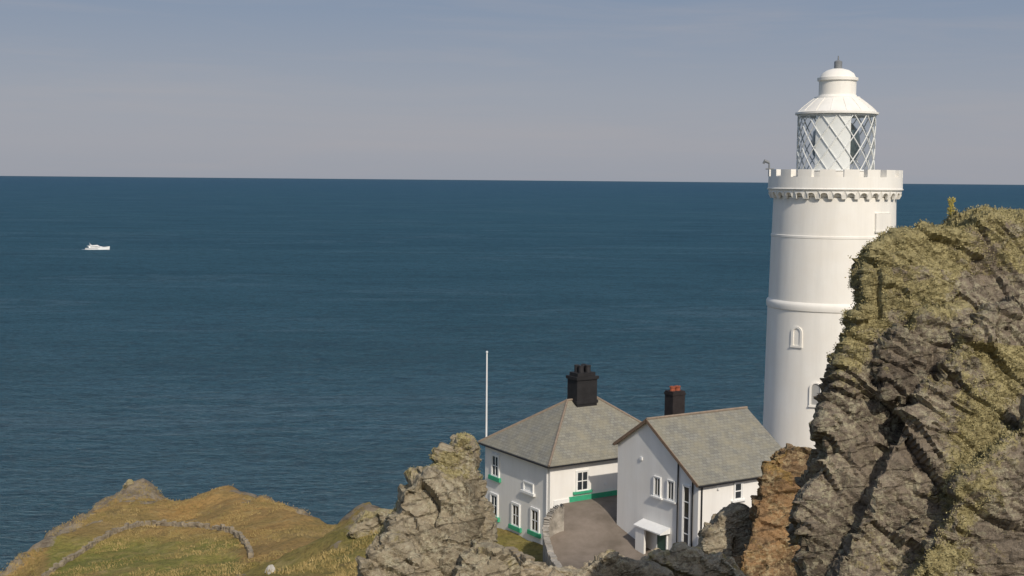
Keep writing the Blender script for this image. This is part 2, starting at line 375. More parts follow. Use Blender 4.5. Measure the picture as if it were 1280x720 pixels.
def hit(px,py,y0=55,y1=175):
    y=y0
    while y<y1:
        p=P(px,py,y)
        if p.z<zt(p.x,p.y): return p
        y+=.3
    return None
# ---------------------------------------------------------------- crags
def facet(q,seed):
    ds,ps=noise.voronoi(q)
    p0=Vector(ps[0]); k=noise.cell_vector(p0*7.31+Vector((seed,seed,seed)))
    dirv=(Vector(k)-Vector((.5,.5,.5)))
    return (q-p0).dot(dirv)*1.1+(k[0]-.5)*.5, ds[1]-ds[0]
def crag(name,layers,voxel,amp,material,sdir,freq,vegf,seed=0,smooth_it=6,lean=0.0,pyref=720,strat=1.0,stretch=1.8):
    bm=bmesh.new()
    for poly,yf,yb in layers:
        fr=[bm.verts.new(P(a,b,yf+lean*(pyref-b))) for a,b in poly]; bk=[bm.verts.new(P(a,b,yb+lean*(pyref-b))) for a,b in poly]
        bm.faces.new(fr); bm.faces.new(bk[::-1])
        for i in range(len(poly)):
            j=(i+1)%len(poly); bm.faces.new((fr[i],bk[i],bk[j],fr[j]))
    bmesh.ops.recalc_face_normals(bm,faces=bm.faces)
    bmesh.ops.triangulate(bm,faces=bm.faces)
    m0=D.meshes.new('tmp'); bm.to_mesh(m0); bm.free()
    t=D.objects.new('tmp',m0); COL.objects.link(t)
    r=t.modifiers.new('r','REMESH'); r.mode='VOXEL'; r.voxel_size=voxel
    s=t.modifiers.new('s','SMOOTH'); s.factor=.7; s.iterations=smooth_it
    dg=bpy.context.evaluated_depsgraph_get(); dg.update()
    me=D.meshes.new_from_object(t.evaluated_get(dg)); D.objects.remove(t); D.meshes.remove(m0)
    nv=len(me.vertices); co=np.empty(nv*3); me.vertices.foreach_get('co',co); co=co.reshape(-1,3)
    no=np.empty(nv*3); me.vertices.foreach_get('normal',no); no=no.reshape(-1,3)
    sv=Vector(sdir).normalized(); off=Vector((seed*13.1,seed*7.7,0)); veg=np.zeros(nv); out=co.copy()
    for i in range(nv):
        p=Vector(co[i]); nn=Vector(no[i]); q=(p+off)/amp
        wob=noise.noise_vector(q*.4)*.35
        qq=q+wob; st=qq+sv*(qq.dot(sv)*stretch)
        b=noise.fractal(q*.20,1.0,2.0,3)
        f1,e1_=facet(st*.28,1.7); f2,e2_=facet(st*.75,4.1); f3,e3_=facet(st*2.0,8.3)
        s1=qq.dot(sv)*freq+noise.fractal(q*.25,1,2,3)*1.0; fr=s1-math.floor(s1)
        s2=qq.dot(sv)*freq*3.1+noise.fractal(q*.4,1,2,3)*1.1; fr2=s2-math.floor(s2)
        msk=.35+.65*max(0,min(1,.5+noise.noise(q*.35)*1.8))
        d=b*.5+f1*.85+f2*.42+f3*.15+((fr-.5)*.30+(fr2-.5)*.11)*strat*msk+noise.fractal(st*3.0,.7,2.1,2)*.03
        d-=.08*max(0,1-e1_/.05)
        vg=vegf(p,nn,proj(p))
        veg[i]=vg+noise.fractal(q*.5,1,2,4)*.45
        d*=(1-.3*min(1,max(0,vg)))
        out[i]=co[i]+np.array(nn)*d*amp*.8
    me.vertices.foreach_set('co',out.ravel()); me.update()
    a=me.attributes.new('veg','FLOAT','POINT'); a.data.foreach_set('value',veg.astype(np.float32))
    me.materials.clear(); me.materials.append(material)
    me.polygons.foreach_set('use_smooth',[False]*len(me.polygons)); me.name=name
    o=D.objects.new(name,me); COL.objects.link(o); o['kind']='structure'
    return o,out,no,veg
def vegR(p,nn,pp):
    px,py=pp; v=-.2+max(0,nn.z)*.45
    if py<470: v+=.5*min(1,(470-py)/100)*min(1,max(.35,(1250-px)/70))
    if py<340: v+=.3
    v+=.5*math.exp(-((px-1215-(600-py)*.35)/50)**2)*(1 if 430<py<720 else 0)
    if px<1110 and py<520: v+=.2
    return v
RA=[(1080,360),(1086,335),(1095,315),(1112,301),(1135,294),(1185,286),(1215,276),(1242,270),(1300,274),(1440,266),(1440,790),(1018,790),(1012,700),(996,650),(1004,620),(1020,590),(1032,555),(1031,530),(1038,500),(1050,470),(1059,430),(1069,400),(1082,378)]
RB=[(1230,400),(1280,378),(1440,360),(1440,800),(1040,800),(1044,720),(1075,640),(1105,580),(1130,520),(1185,450)]
RC=[(1300,500),(1360,470),(1440,455),(1440,820),(1080,820),(1110,740),(1165,680),(1200,600),(1250,560)]
RD=[(1100,440),(1150,400),(1200,395),(1210,430),(1160,480),(1110,500)]
o1,coR,noR,vR=crag('cliff',[(RA,27.5,33),(RB,26.6,30),(RC,25.7,28),(RD,27.0,29)],.055,1.0,M_rockR,(.62,.2,.72),.48,vegR,1,5,.009,720,1.1,2.1)
tag(o1,'large near rocky cliff with layered brown stone and yellow-green plants on the right','cliff')
CA=[(554,582),(563,556),(574,544),(589,550),(594,562),(596,590),(602,615),(606,650),(610,740),(530,740),(518,640),(528,604),(542,594)]
CB=[(497,636),(502,610),(514,598),(530,602),(545,588),(560,592),(575,594),(590,612),(597,640),(592,690),(596,760),(458,760),(468,702),(486,668)]
CC=[(575,697),(598,684),(622,690),(638,716),(642,780),(560,780)]
CD=[(452,718),(460,700),(472,684),(488,668),(504,672),(522,704),(530,780),(438,780)]
def vegC(p,nn,pp):
    px,py=pp; v=-.15+max(0,nn.z)*.4
    if py<600: v+=.25
    if px<500: v+=.2
    return v
o2,coC,noC,vC=crag('rock_outcrop',[(CA,51.2,57),(CB,50,55),(CC,48.8,52),(CD,49.2,53)],.085,1.1,M_rockC,(.45,.2,.72),.5,vegC,2,3,.02,720,.9,1.5)
tag(o2,'tall grey-brown rock outcrop standing in front of the left white house','rock')
vl=lambda p,nn,pp:-.05+max(0,nn.z)*.3
CE=[(690,722),(700,712),(722,716),(745,700),(765,692),(784,702),(805,712),(830,722),(850,780),(670,780)]
CF=[(800,710),(820,692),(838,696),(850,685),(872,690),(884,702),(905,698),(925,720),(935,790),(790,790)]
CH=[(640,712),(662,702),(684,712),(700,724),(706,780),(630,780)]
o3,co3,no3,v3=crag('foreground_rocks',[(CE,50,55),(CF,52,57),(CH,50.5,54)],.08,.75,M_rockP,(.45,.2,.72),.5,vl,13,1,.01,720,.9,1.4)
tag(o3,'low line of broken tan rocks along the bottom below the courtyard','rocks')
CO=[(964,568),(985,556),(1012,562),(1030,600),(1040,790),(905,790),(914,735),(926,700),(940,672),(946,640),(953,604)]
o4,co4,no4,v4=crag('rock_ledge',[(CO,57,64)],.10,1.0,M_rockO,(.45,.2,.72),.5,lambda p,nn,pp:-.05+max(0,nn.z)*.4,4,2,.02,720,1.0,1.6)
tag(o4,'dark craggy rock with rust-orange patches between the cottage and the near cliff','rock')
CG=[(888,668),(902,646),(924,637),(946,650),(966,690),(976,790),(866,790),(876,712)]
o5,co5,no5,v5=crag('boulder_pile',[(CG,61,66)],.10,.9,M_rockP,(.45,.2,.72),.5,vl,5,2,.02,720,.9,1.4)
tag(o5,'pale tan rock heaped against the end of the cottage wall','rock')
c1=[(122,648),(138,632),(148,622),(154,610),(162,601),(170,610),(180,606),(190,618),(200,616),(210,630),(204,648),(150,656)]
o6=crag('crest_rocks',[(c1,157,160)],.22,1.0,M_rockC,(.45,.2,.72),.5,lambda p,nn,pp:.1+max(0,nn.z)*.4,6,0,0,720,1.0,1.2)[0]
tag(o6,'small jagged rocky peak on the crest of the distant headland','rocks')
c2=[(18,716),(33,696),(60,678),(92,660),(118,646),(124,652),(84,678),(52,700),(34,722)]
o7=crag('cliff_edge_rocks',[(c2,121,126)],.24,1.4,M_rockC,(.3,.2,.9),.5,vl,7,2,.40,720,.8,1.2)[0]
tag(o7,'line of rocks along the seaward edge of the distant headland','rocks')
c3=[(438,668),(447,648),(457,640),(466,646),(478,640),(490,642),(498,654),(492,680),(452,678)]
o8=crag('slope_rocks',[(c3,84,87)],.13,.8,M_rockC,(.45,.2,.72),.5,lambda p,nn,pp:.35+max(0,nn.z)*.4,8,1,0,720,1.0,1.4)[0]
tag(o8,'small rocks at the top of the green slope left of the tall outcrop','rocks')
# ---------------------------------------------------------------- ground cover
def blades(mb,p,nn,size,k,spread,lean):
    for _ in range(k):
        a=random.uniform(0,6.283); o=p+Vector((random.uniform(-spread,spread),random.uniform(-spread,spread),0))
        d=(nn+Vector((math.cos(a),math.sin(a),0))*random.uniform(0,lean)).normalized(); s=d.orthogonal().normalized()*size*random.uniform(.12,.2)
        h=size*random.uniform(.6,1.2)
        mb.face([o-s-nn*.02,o+s-nn*.02,o+d*h])
mb=MB()
for _ in range(7500):
    px=random.uniform(-20,510); py=random.uniform(600,735)
    h=hit(px,py)
    if not h or h.z<6: continue
    if noise.noise(Vector((h.x*.12,h.y*.12,0)))<-.06: continue
    blades(mb,Vector((h.x,h.y,zt(h.x,h.y))),Z,random.uniform(.10,.28),5,.4,1.0)
tag(mb.build('grass',M_tuft,fix=False),'dry tufted grass on the headland slopes','grass',kind='stuff')
mb=MB()
def scatter(co,no,veg,nwant,size,thr):
    ids=np.nonzero((veg>thr)&(no[:,1]<.6))[0]
    if len(ids)==0: return
    for _ in range(nwant):
        i=int(random.choice(ids)); p=Vector(co[i]); nn=Vector(no[i])
        if nn.length<.1: continue
        for k in range(4):
            d=(nn+Vector((random.gauss(0,.7),random.gauss(0,.7),random.gauss(.2,.6)))).normalized(); s=d.orthogonal().normalized()*size*random.uniform(.25,.5)
            s.rotate(Matrix.Rotation(random.uniform(0,6.28),3,d)); h=size*random.uniform(.6,1.3); o=p+Vector((random.gauss(0,.03),random.gauss(0,.03),random.gauss(0,.03)))
            mb.face([o,o+d*h*.5+s,o+d*h,o+d*h*.5-s])
scatter(coR,noR,vR,14000,.042,.38); scatter(coC,noC,vC,3000,.06,.35)
tag(mb.build('cliff_plants',M_cush,fix=False),'low yellow-green cushion plants covering the cliff rocks','plants',kind='stuff')
# ---------------------------------------------------------------- lighthouse
DT=92.0; tx=P(1043,240,DT).x; GT=39.0
def tz(py): return P(1043,py,DT).z-GT
LH=empty('lighthouse',(tx,DT,GT)); tag(LH,'tall white round lighthouse tower with crenellated gallery and lattice lantern','lighthouse')
SP=17.94
Fd=Vector((-tx,-DT,0)).normalized(); Rd=Vector((-Fd.y,Fd.x,0))
if Rd.x<0: Rd=-Rd
mb=MB()
mb.lathe([(4.75,-2),(4.70,2),(4.62,tz(550)),(4.50,tz(385)),(4.50,tz(384)),(4.57,tz(383)),(4.60,tz(380)),(4.60,tz(377)),(4.56,tz(375)),(4.44,tz(373)),(4.36,tz(296)),(4.385,tz(295.4)),(4.385,tz(293)),(4.33,tz(292.5)),(4.27,tz(246))],128)
mb.build('tower_body',M_tower,LH,True)
mb=MB(); zb=tz(248); zc=tz(237.5)
nc_=32; pit=2*math.pi/nc_
mb.lathe([(4.2,zb+.12),(4.34,zb+.18),(4.42,zc+.003),(4.2,zc+.003)],144,close=True)
for k in range(nc_):
    a=pit*k; hw=.5*pit*4.6
    ou=[(-hw,0),(-hw+.17,0),(-hw+.21,.26)]+[(-(hw-.21)*math.cos(math.pi*j/6),.26+(hw-.21)*.7*math.sin(math.pi*j/6)) for j in range(1,6)]+[(hw-.21,.26),(hw-.17,0),(hw,0),(hw,zc-zb+.002),(-hw,zc-zb+.002)]
    b=len(mb.v); nn_=len(ou)
    for r_ in (4.38,4.64):
        for u_,v_ in ou:
            rr_=r_ if r_<4.5 else 4.49+.14*min(1,v_/.26)
            an=a+u_/4.6; mb.v.append(Vector((rr_*math.cos(an),rr_*math.sin(an),zb+v_)))
    mb.f.append(tuple(b+i for i in reversed(range(nn_)))); mb.f.append(tuple(b+nn_+i for i in range(nn_)))
    for i in range(nn_):
        j=(i+1)%nn_; mb.f.append((b+i,b+j,b+nn_+j,b+nn_+i))
mb.build('corbel_table',M_tower,LH)
mb=MB(); zt_=tz(221.5); zm=tz(212.5)
mb.lathe([(4.12,zc),(4.70,zc),(4.74,zc+.08),(4.68,zc+.14),(4.66,zt_),(4.12,zt_),(4.12,zt_-.8)],128,close=True)
nm=18
for k in range(nm):
    a0=2*math.pi*(k+.18)/nm; a1=2*math.pi*(k+.82)/nm; L=8; b=len(mb.v)
    for i in range(L+1):
        a=a0+(a1-a0)*i/L
        for r,z in ((4.13,zt_-.004),(4.655,zt_-.004),(4.655,zm),(4.13,zm)): mb.v.append(Vector((r*math.cos(a),r*math.sin(a),z)))
    for i in range(L):
        for j in range(4):
            j2=(j+1)%4; mb.f.append((b+i*4+j,b+i*4+j2,b+(i+1)*4+j2,b+(i+1)*4+j))
    mb.f.append(tuple(b+j for j in range(4))); mb.f.append(tuple(b+L*4+j for j in range(4)))
mb.build('parapet',M_tower,LH)
mb=MB(); mb.lathe([(0.01,zt_-.9),(4.25,zt_-.9)],96); mb.build('gallery_floor',M_grey,LH)
# lantern
lr=2.68; z0=tz(214); z1=tz(144)
mb=MB(); mb.lathe([(2.80,zt_-.9),(2.80,z0-.05),(2.84,z0),(2.5,z0),(.01,z0)],96); mb.build('lantern_base',M_tower,LH,True)
mb=MB(); mb.lathe([(lr,z0),(lr,z1)],96); mb.build('lantern_glass',M_lglass,LH,True)
mb=MB(); nb=15; H=z1-z0
for s in (-1,1):
    for k in range(nb):
        mb.tube([((lr+.01)*math.cos(2*math.pi*k/nb+s*t*.1*1.05+.1),(lr+.01)*math.sin(2*math.pi*k/nb+s*t*.1*1.05+.1),z0+H*t/10) for t in range(11)],.042,6)
for z in (z0+.04,z1-.04):
    mb.tube([(lr*math.cos(2*math.pi*k/64),lr*math.sin(2*math.pi*k/64),z) for k in range(65)],.07,6)
mb.build('lantern_lattice',M_bar,LH)
mb=MB(); L=20
for i in range(L+1):
    th=R(-32+54*i/L); d=(Fd*math.cos(th)+Rd*math.sin(th))*2.63
    mb.v+=[Vector((d.x,d.y,z0+.02)),Vector((d.x,d.y,z1-.02))]
for i in range(L): mb.f.append((2*i,2*i+2,2*i+3,2*i+1))
mb.build('lantern_blind',M_blind,LH,True)
mb=MB(); mb.lathe([(.5,z0+.01),(.5,z0+.4),(1.2,z0+.5),(1.6,z0+1.2),(1.7,z0+2.0),(1.6,z0+2.8),(1.1,z0+3.4),(.01,z0+3.6)],32); mb.build('lens',M_lens,LH,True)
def rp(p): return p/SP
mb=MB(); mb.lathe([(.01,z1+.05),(rp(50),z1+.05),(rp(52),tz(143.5)),(rp(52),tz(141)),(rp(49),tz(140)),(rp(44),tz(135)),(rp(36),tz(128.5)),(rp(29),tz(123.5)),(rp(28.5),tz(121.5)),(rp(24.5),tz(121)),(rp(24),tz(119.5)),(rp(23.3),tz(119)),(rp(23.3),tz(101.5)),(rp(25.5),tz(101)),(rp(25.5),tz(97.5)),(rp(22.5),tz(97)),(rp(20),tz(92)),(rp(14),tz(88)),(rp(7),tz(86)),(.01,tz(85.5))],96)
mb.build('lantern_roof',M_tower,LH,True)
for k in range(16):
    mb=MB(); a=2*math.pi*k/16; mb.tube([(rp(r)*math.cos(a),rp(r)*math.sin(a),tz(y)) for r,y in ((49.2,139.8),(44.2,134.8),(36.2,128.3),(29.2,123.3))],.018,6)
    mb.build('roof_rib',M_tower,LH)
mb=MB(); mb.lathe([(rp(5),tz(87)),(rp(5),tz(77)),(rp(3.5),tz(76)),(rp(.9),tz(75)),(rp(.7),tz(70)),(.01,tz(69.5))],20); mb.build('finial',M_grey,LH,True)
def arch(w,h,r=0):
    o=[(-w/2,0),(w/2,0)]
    for k in range(9):
        a=math.pi*k/8; o.append((w/2*math.cos(a),h-w/2+w/2*math.sin(a)))
    return o
def rect(w,h): return [(-w/2,0),(w/2,0),(w/2,h),(-w/2,h)]
def tower_opening(name,px,pyb,w,h,r,fn,glass,bd=.14,dep=.2):
    c=P(1043,pyb,DT); cx=proj(c)[0]; th=math.asin(max(-1,min(1,(px-cx)/SP/r)))
    d=Fd*math.cos(th)+Rd*math.sin(th); t=Rd*math.cos(th)-Fd*math.sin(th)
    O=d*(r-.10)+Z*tz(pyb)
    mb=MB(); ou=fn(w+2*bd,h+bd); inn=fn(w,h); ou=[(a,c-.04) for a,c in ou]
    mb.ring(ou,inn,O,t,Z,d,0,dep); o=mb.build(name,M_tower,LH)
    mb=MB(); mb.prism(fn(w-.003,h-.003),O,t,Z,d,.02,.12); mb.build('pane',glass,o)
    mb=MB(); mb.box(-w/2-bd-.03,w/2+bd+.03,-.1,dep+.04,-.15,-.05,Matrix.Translation(O)@Matrix((t,d,Z)).transposed().to_4x4()); mb.build('sill',M_tower,o)
    return o
tower_opening('window',1003,425,.52,1.2,4.48,arch,M_paneg,.18,.20)
tower_opening('window',1028,494,.6,1.5,4.58,arch,M_paneg)
tower_opening('blank_window',1103,285,1.5,1.15,4.34,rect,M_tower,.06,.135)
mb=MB(); d=-Rd*4.62+Fd*.3; b0=d+Z*zm; mb.tube([b0-Z*.5,b0+Z*.45,b0+Z*.62-Rd*.15],.06,8)
mb.tube([b0+Z*.5-Rd*.02,b0+Z*.62-Rd*.32,b0+Z*.42-Rd*.42],[.10,.13,.09],8); mb.tube([b0+Z*.05-Rd*.25,b0+Z*.05+Rd*.35],.05,8)
mb.build('fog_detector',M_grey,LH)
# ---------------------------------------------------------------- houses
PHI=R(32); e1=Vector((math.cos(PHI),math.sin(PHI),0)); e2=Vector((-math.sin(PHI),math.cos(PHI),0))
def wallhit(N,e,px,py):
    d=ray(px,py); nrm=Vector((e.y,-e.x,0)); t=(Vector((N.x,N.y,CAMZ))-CP).dot(nrm)/d.dot(nrm); h=CP+d*t
    return (h-N).dot(e), h.z-GC
def window(par,O,U,Wn,w,h,nx_=2,ny_=2,fr=.07,sill=None,surround=0.0,glass=None,sillh=.12,name='window'):
    mb=MB(); s=surround
    if s: mb.ring([(-w/2-s,-.02),(w/2+s,-.02),(w/2+s,h+s),(-w/2-s,h+s)],rect(w,h),O,U,Z,Wn,-.02,.09)
    i=[(-w/2+fr,fr),(w/2-fr,fr),(w/2-fr,h-fr),(-w/2+fr,h-fr)]
    mb.ring(rect(w-.004,h-.004),i,O,U,Z,Wn,-.02,.06)
    for k in range(1,nx_):
        x=-w/2+w*k/nx_; mb.prism([(x-fr*.45,fr-.01),(x+fr*.45,fr-.01),(x+fr*.45,h-fr+.01),(x-fr*.45,h-fr+.01)],O,U,Z,Wn,0,.05)
    for k in range(1,ny_):
        z=h*k/ny_; mb.prism([(-w/2+fr-.01,z-fr*.4),(w/2-fr+.01,z-fr*.4),(w/2-fr+.01,z+fr*.4),(-w/2+fr-.01,z+fr*.4)],O,U,Z,Wn,0,.046)
    o=mb.build(name,M_trim,par)
    mb=MB(); mb.prism(rect(w-.02,h-.02),O,U,Z,Wn,-.01,.02); mb.build('pane',glass or M_pane,o)
    if sill: 
        mb=MB(); mb.prism([(-w/2-.2-s,-sillh),(w/2+.2+s,-sillh),(w/2+.2+s,-.024),(-w/2-.2-s,-.024)],O,U,Z,Wn,-.02,.18); mb.build('sill',sill,o)
    return o
N1=P(686,583,85); EZ=N1.z-GC; N1=Vector((N1.x,N1.y,GC)); A1,B1=11.9,9.3; i0=.35
K1=empty('keeper_house',N1,PHI); tag(K1,'white house with pyramid slate roof, black chimney and green window sills','house')
RZ=EZ+3.4
mb=MB(); mb.box(i0,A1-i0,i0,B1-i0,-4.2,EZ-.05); mb.build('wall',M_wall,K1)
mb=MB(); h=B1/2; sl=math.hypot(h,3.4)
a=Vector((0,0,EZ)); b=Vector((A1,0,EZ)); c=Vector((A1,B1,EZ)); d=Vector((0,B1,EZ)); r1=Vector((h,h,RZ)); r2=Vector((A1-h,h,RZ))
mb.face([a,b,r2,r1],[(0,0),(A1,0),(A1-h,sl),(h,sl)]); mb.face([b,c,r2],[(0,0),(B1,0),(h,sl)])
mb.face([c,d,r1,r2],[(0,0),(A1,0),(A1-h,sl),(h,sl)]); mb.face([d,a,r1],[(0,0),(B1,0),(h,sl)])
mb.face([a-Z*.12,d-Z*.12,c-Z*.12,b-Z*.12],[(0,0)]*4)
for p,q in ((a,b),(b,c),(c,d),(d,a)): mb.face([p-Z*.12,q-Z*.12,q,p],[(0,0),(1,0),(1,.1),(0,.1)])
rf=mb.build('roof',M_slate,K1,fix=False)
mb=MB()
for p,q in ((a,r1),(b,r2),(c,r2),(d,r1),(r1,r2)): mb.tube([p+Z*.02,q+Z*.02],.09,6)
mb.build('ridge_tiles',M_ridge,rf)
mb=MB()
for p,q in ((a,b),(b,c),(c,d),(d,a)):
    o=Vector(((p+q).x/2-A1/2,(p+q).y/2-B1/2,0)).normalized()*.06-Z*.08; mb.tube([p+o,q+o],.065,6)
mb.build('gutter',M_black,K1)
cx,cy=A1/2,h; mb=MB()
for w,dp,za,zb_ in ((.88,.62,RZ-.8,RZ+1.5),(.95,.69,RZ-.25,RZ-.02),(.97,.71,RZ+1.5,RZ+1.72),(.78,.52,RZ+1.72,RZ+1.98)): mb.box(cx-w,cx+w,cy-dp,cy+dp,za,zb_)
ch=mb.build('chimney',M_chim,K1)
for k in range(4):
    mb=MB(); mb.lathe([(.21,RZ+1.96),(.20,RZ+2.4),(.22,RZ+2.42),(.22,RZ+2.5),(.14,RZ+2.5),(.14,RZ+2.2)],14,(cx+(-.30 if k%2 else .30),cy+(-.25 if k<2 else .25))); mb.build('chimney_pot',M_blackpot,ch,True)
def lw(px,py,N=N1,off=i0): return wallhit(N+e1*off,e2,px,py)
def rw(px,py,N=N1,off=i0): return wallhit(N+e2*off,e1,px,py)
for px,pyb,w,hh in ((619.5,595,.85,1.5),(618,644,.85,1.5),(645,657,.85,1.5),(669,664,.85,1.5)):
    s,z=lw(px,pyb); window(K1,Vector((i0,s,z)),-Y,-X,w,hh,2,2,.07,M_green,.14,None,.32)
s,z=lw(661,614); o=window(K1,Vector((i0,s,z)),-Y,-X,1.1,.55,1,1,.05,M_trim,.10,M_trim,.2,'blocked_window')
s,z=rw(727.5,613); window(K1,Vector((s,i0,z)),X,-Y,.95,1.35,2,2,.07,M_green,.1,None,.18)
s0,z=rw(711,634)
mb=MB(); mb.box(s0,A1-1,i0-.08,i0-.002,-.15,.34); mb.build('green_plinth',M_green,K1)
mb=MB(); mb.box(i0+.3,s0-.002,i0-.06,i0-.002,-.8,.25); mb.build('white_plinth',M_trim,K1)
mb=MB(); mb.tube([(i0-.08,i0+.25,EZ-.1),(i0-.08,i0+.25,-3)],.05,6); mb.build('downpipe',M_trim,K1)
mb=MB(); s,z=rw(757,606); mb.box(s-.12,s+.12,i0-.03,i0-.002,z,z+.16); mb.build('wall_plate',M_trim,K1)
# ---- cottage
N2=P(873,607,76); ez=N2.z-GC; N2=Vector((N2.x,N2.y,GC)); 
C2=empty('cottage',N2,PHI); tag(C2,'white gabled cottage with slate roof, porch and orange chimney pots beside the lighthouse','house')
sL,zL=wallhit(N2,e2,767,554); sR,zR=wallhit(N2,e2,808,524); LX=8.5
wi=.22; kR=(zR-ez)/sR; kL=(zR-zL)/(sL-sR)
mb=MB(); prof=[(wi,-3.2),(wi,ez+kR*wi-.1),(sR,zR-.1),(sL-wi,zL+kL*wi-.1),(sL-wi,-3.2)]
mb.prism([(p[0],p[1]) for p in prof],Vector((.2,0,0)),Y,Z,X,0,LX-.4); mb.build('wall',M_wall,C2)
mb=MB(); l1=math.hypot(sR,zR-ez); l2=math.hypot(sL-sR,zR-zL)
e_=Vector((0,0,ez)); f_=Vector((LX,0,ez)); g_=Vector((LX,sR,zR)); h_=Vector((0,sR,zR)); j_=Vector((0,sL,zL)); k_=Vector((LX,sL,zL)); t=Z*.12
mb.face([e_,f_,g_,h_],[(0,0),(LX,0),(LX,l1),(0,l1)]); mb.face([h_,g_,k_,j_],[(0,l2),(LX,l2),(LX,0),(0,0)])
mb.face([h_-t,g_-t,f_-t,e_-t],[(0,0)]*4); mb.face([j_-t,k_-t,g_-t,h_-t],[(0,0)]*4)
for p,q in ((e_,f_),(f_,g_),(g_,k_),(k_,j_),(j_,h_),(h_,e_)): mb.face([p-t,q-t,q,p],[(0,0)]*4)
rf=mb.build('roof',M_slate,C2,fix=False)
mb=MB(); mb.tube([h_+Z*.02,g_+Z*.02],.09,6); mb.build('ridge_tiles',M_ridge,rf)
mb=MB()
for p,q in ((e_,h_),(h_,j_)):
    dv=(q-p).normalized(); up=dv.cross(X).normalized()
    if up.z<0: up=-up
    mb.prism([(0,-.17),((q-p).length,-.17),((q-p).length,.03),(0,.03)],p,dv,up,-X,.003,.05)
mb.build('barge_board',M_barge,C2)
mb=MB(); mb.tube([e_+Vector((0,-.07,-.08)),f_+Vector((0,-.07,-.08))],.065,6); mb.tube([j_+Vector((0,.07,-.08)),k_+Vector((0,.07,-.08))],.065,6); mb.build('gutter',M_black,C2)
cx,cy=2.9,sR+.75; mb=MB(); mb.box(cx-.5,cx+.5,cy-.42,cy+.42,zR-1.2,zR+1.25); mb.box(cx-.54,cx+.54,cy-.46,cy+.46,zR+1.25,zR+1.38); mb.box(cx-.5,cx+.5,cy-.42,cy+.42,zR+1.38,zR+1.5); ch=mb.build('chimney',M_brown,C2)
for k in (-1,1):
    mb=MB(); mb.lathe([(.19,zR+1.48),(.17,zR+1.70),(.21,zR+1.72),(.21,zR+1.79),(.13,zR+1.79),(.12,zR+1.6)],14,(cx+.21*k,cy)); mb.build('chimney_pot',M_pot,ch,True)
cl_=lambda px,py: wallhit(N2+e1*.2,e2,px,py)
for px,pyb in ((822,620),(839,625)):
    s,z=cl_(px,pyb); window(C2,Vector((.2,s,z)),-Y,-X,.60,1.2,2,1,.07,M_trim,.06)
s,z=cl_(857.5,687); s_,ztop=cl_(857.5,607)
window(C2,Vector((.2,s,z)),-Y,-X,.62,ztop-z,1,4,.08,None,.07,name='stair_window')
for px,m_ in ((848.5,M_black),(867,M_black)):
    s,z=cl_(px,600); mb=MB(); top=ez+kR*s-.15; mb.tube([(.13,s,top),(.13,s,-2.5)],.05,6); mb.build('downpipe',m_,C2)
# porch
s0,z=cl_(804,652); s1,_=cl_(838,652); ph=z-.12; pdp=.8
gp=gz(8,79)-GC
mb=MB(); mb.prism([(0,ph+.34),(pdp,ph+.06),(pdp,ph-.02),(0,ph-.02)],Vector((.2,s1,0)),-X,Z,Y,0,s0-s1); po=mb.build('porch',M_trim,C2)
mb=MB(); mb.box(-pdp+.3,.19,s0-.25,s0-.1,gp-.5,ph-.023); mb.build('side_screen',M_wall,po)
mb=MB(); mb.box(-pdp+.3,-pdp+.45,s0-1.0,s0-.253,gp-.5,ph-.023); mb.build('front_screen',M_wall,po)
sd_=s1+.75; mb=MB(); mb.box(.14,.196,sd_-.45,sd_+.45,gp,gp+2.0); dr=mb.build('door',M_door,C2)
mb=MB(); mb.ring([(-.53,-.3),(.53,-.3),(.53,2.08),(-.53,2.08)],[(-.45,-.2),(.45,-.2),(.45,2.0),(-.45,2.0)],Vector((.2,sd_,gp)),Y,Z,-X,0,.09); mb.build('door_frame',M_trim,dr)
cr_=lambda px,py: wallhit(N2+e2*wi,e1,px,py)
s,z=cr_(922,624); window(C2,Vector((s,wi,z)),X,-Y,.62,1.05,1,2,.08,M_trim,.05)
mb=MB(); mb.tube([(.42,wi-.08,ez-.1),(.42,wi-.08,-2)],.05,6); mb.build('downpipe',M_black,C2)
mb=MB(); s,z=cr_(897,612); mb.box(s-.06,s+.06,wi-.12,wi-.002,z,z+.1); mb.build('wall_lamp',M_trim,C2)
mb=MB(); s,z=cl_(802,575); mb.box(.12,.196,s-.12,s+.12,z,z+.2); mb.build('wall_vent',M_trim,C2)
# courtyard
mb=MB(); ysn=np.arange(66,99.1,.5); nc=40
for y in ysn:
    xl=leftx(y)
    for k in range(nc+1):
        x=xl+(30-xl)*k/nc; mb.v.append(Vector((x,y,gz(x,y)+.02*noise.noise(Vector((x*.4,y*.4,0))))))
for j in range(len(ysn)-1):
    for k in range(nc): mb.f.append((j*(nc+1)+k,j*(nc+1)+k+1,(j+1)*(nc+1)+k+1,(j+1)*(nc+1)+k))
tag(mb.build('courtyard',M_court,smooth=True),'worn brown-grey courtyard paving between the two white houses','courtyard',kind='structure')
mb=MB()
for i,(x,y,z) in enumerate(wpath):
    a_=wpath[max(i-1,0)]; c_=wpath[min(i+1,len(wpath)-1)]; tn=Vector((c_[0]-a_[0],c_[1]-a_[1],0)).normalized(); nn=Vector((-tn.y,tn.x,0))
    for off,zz in ((-.16,35.0),(-.16,z-.1),(.16,z-.1),(.16,35.0)): mb.v.append(Vector((x,y,zz))+nn*off)
for i in range(len(wpath)-1):
    for j in range(3): mb.f.append((i*4+j,(i+1)*4+j,(i+1)*4+j+1,i*4+j+1))
mb.f.append((0,1,2,3)); k=(len(wpath)-1)*4; mb.f.append((k,k+1,k+2,k+3))
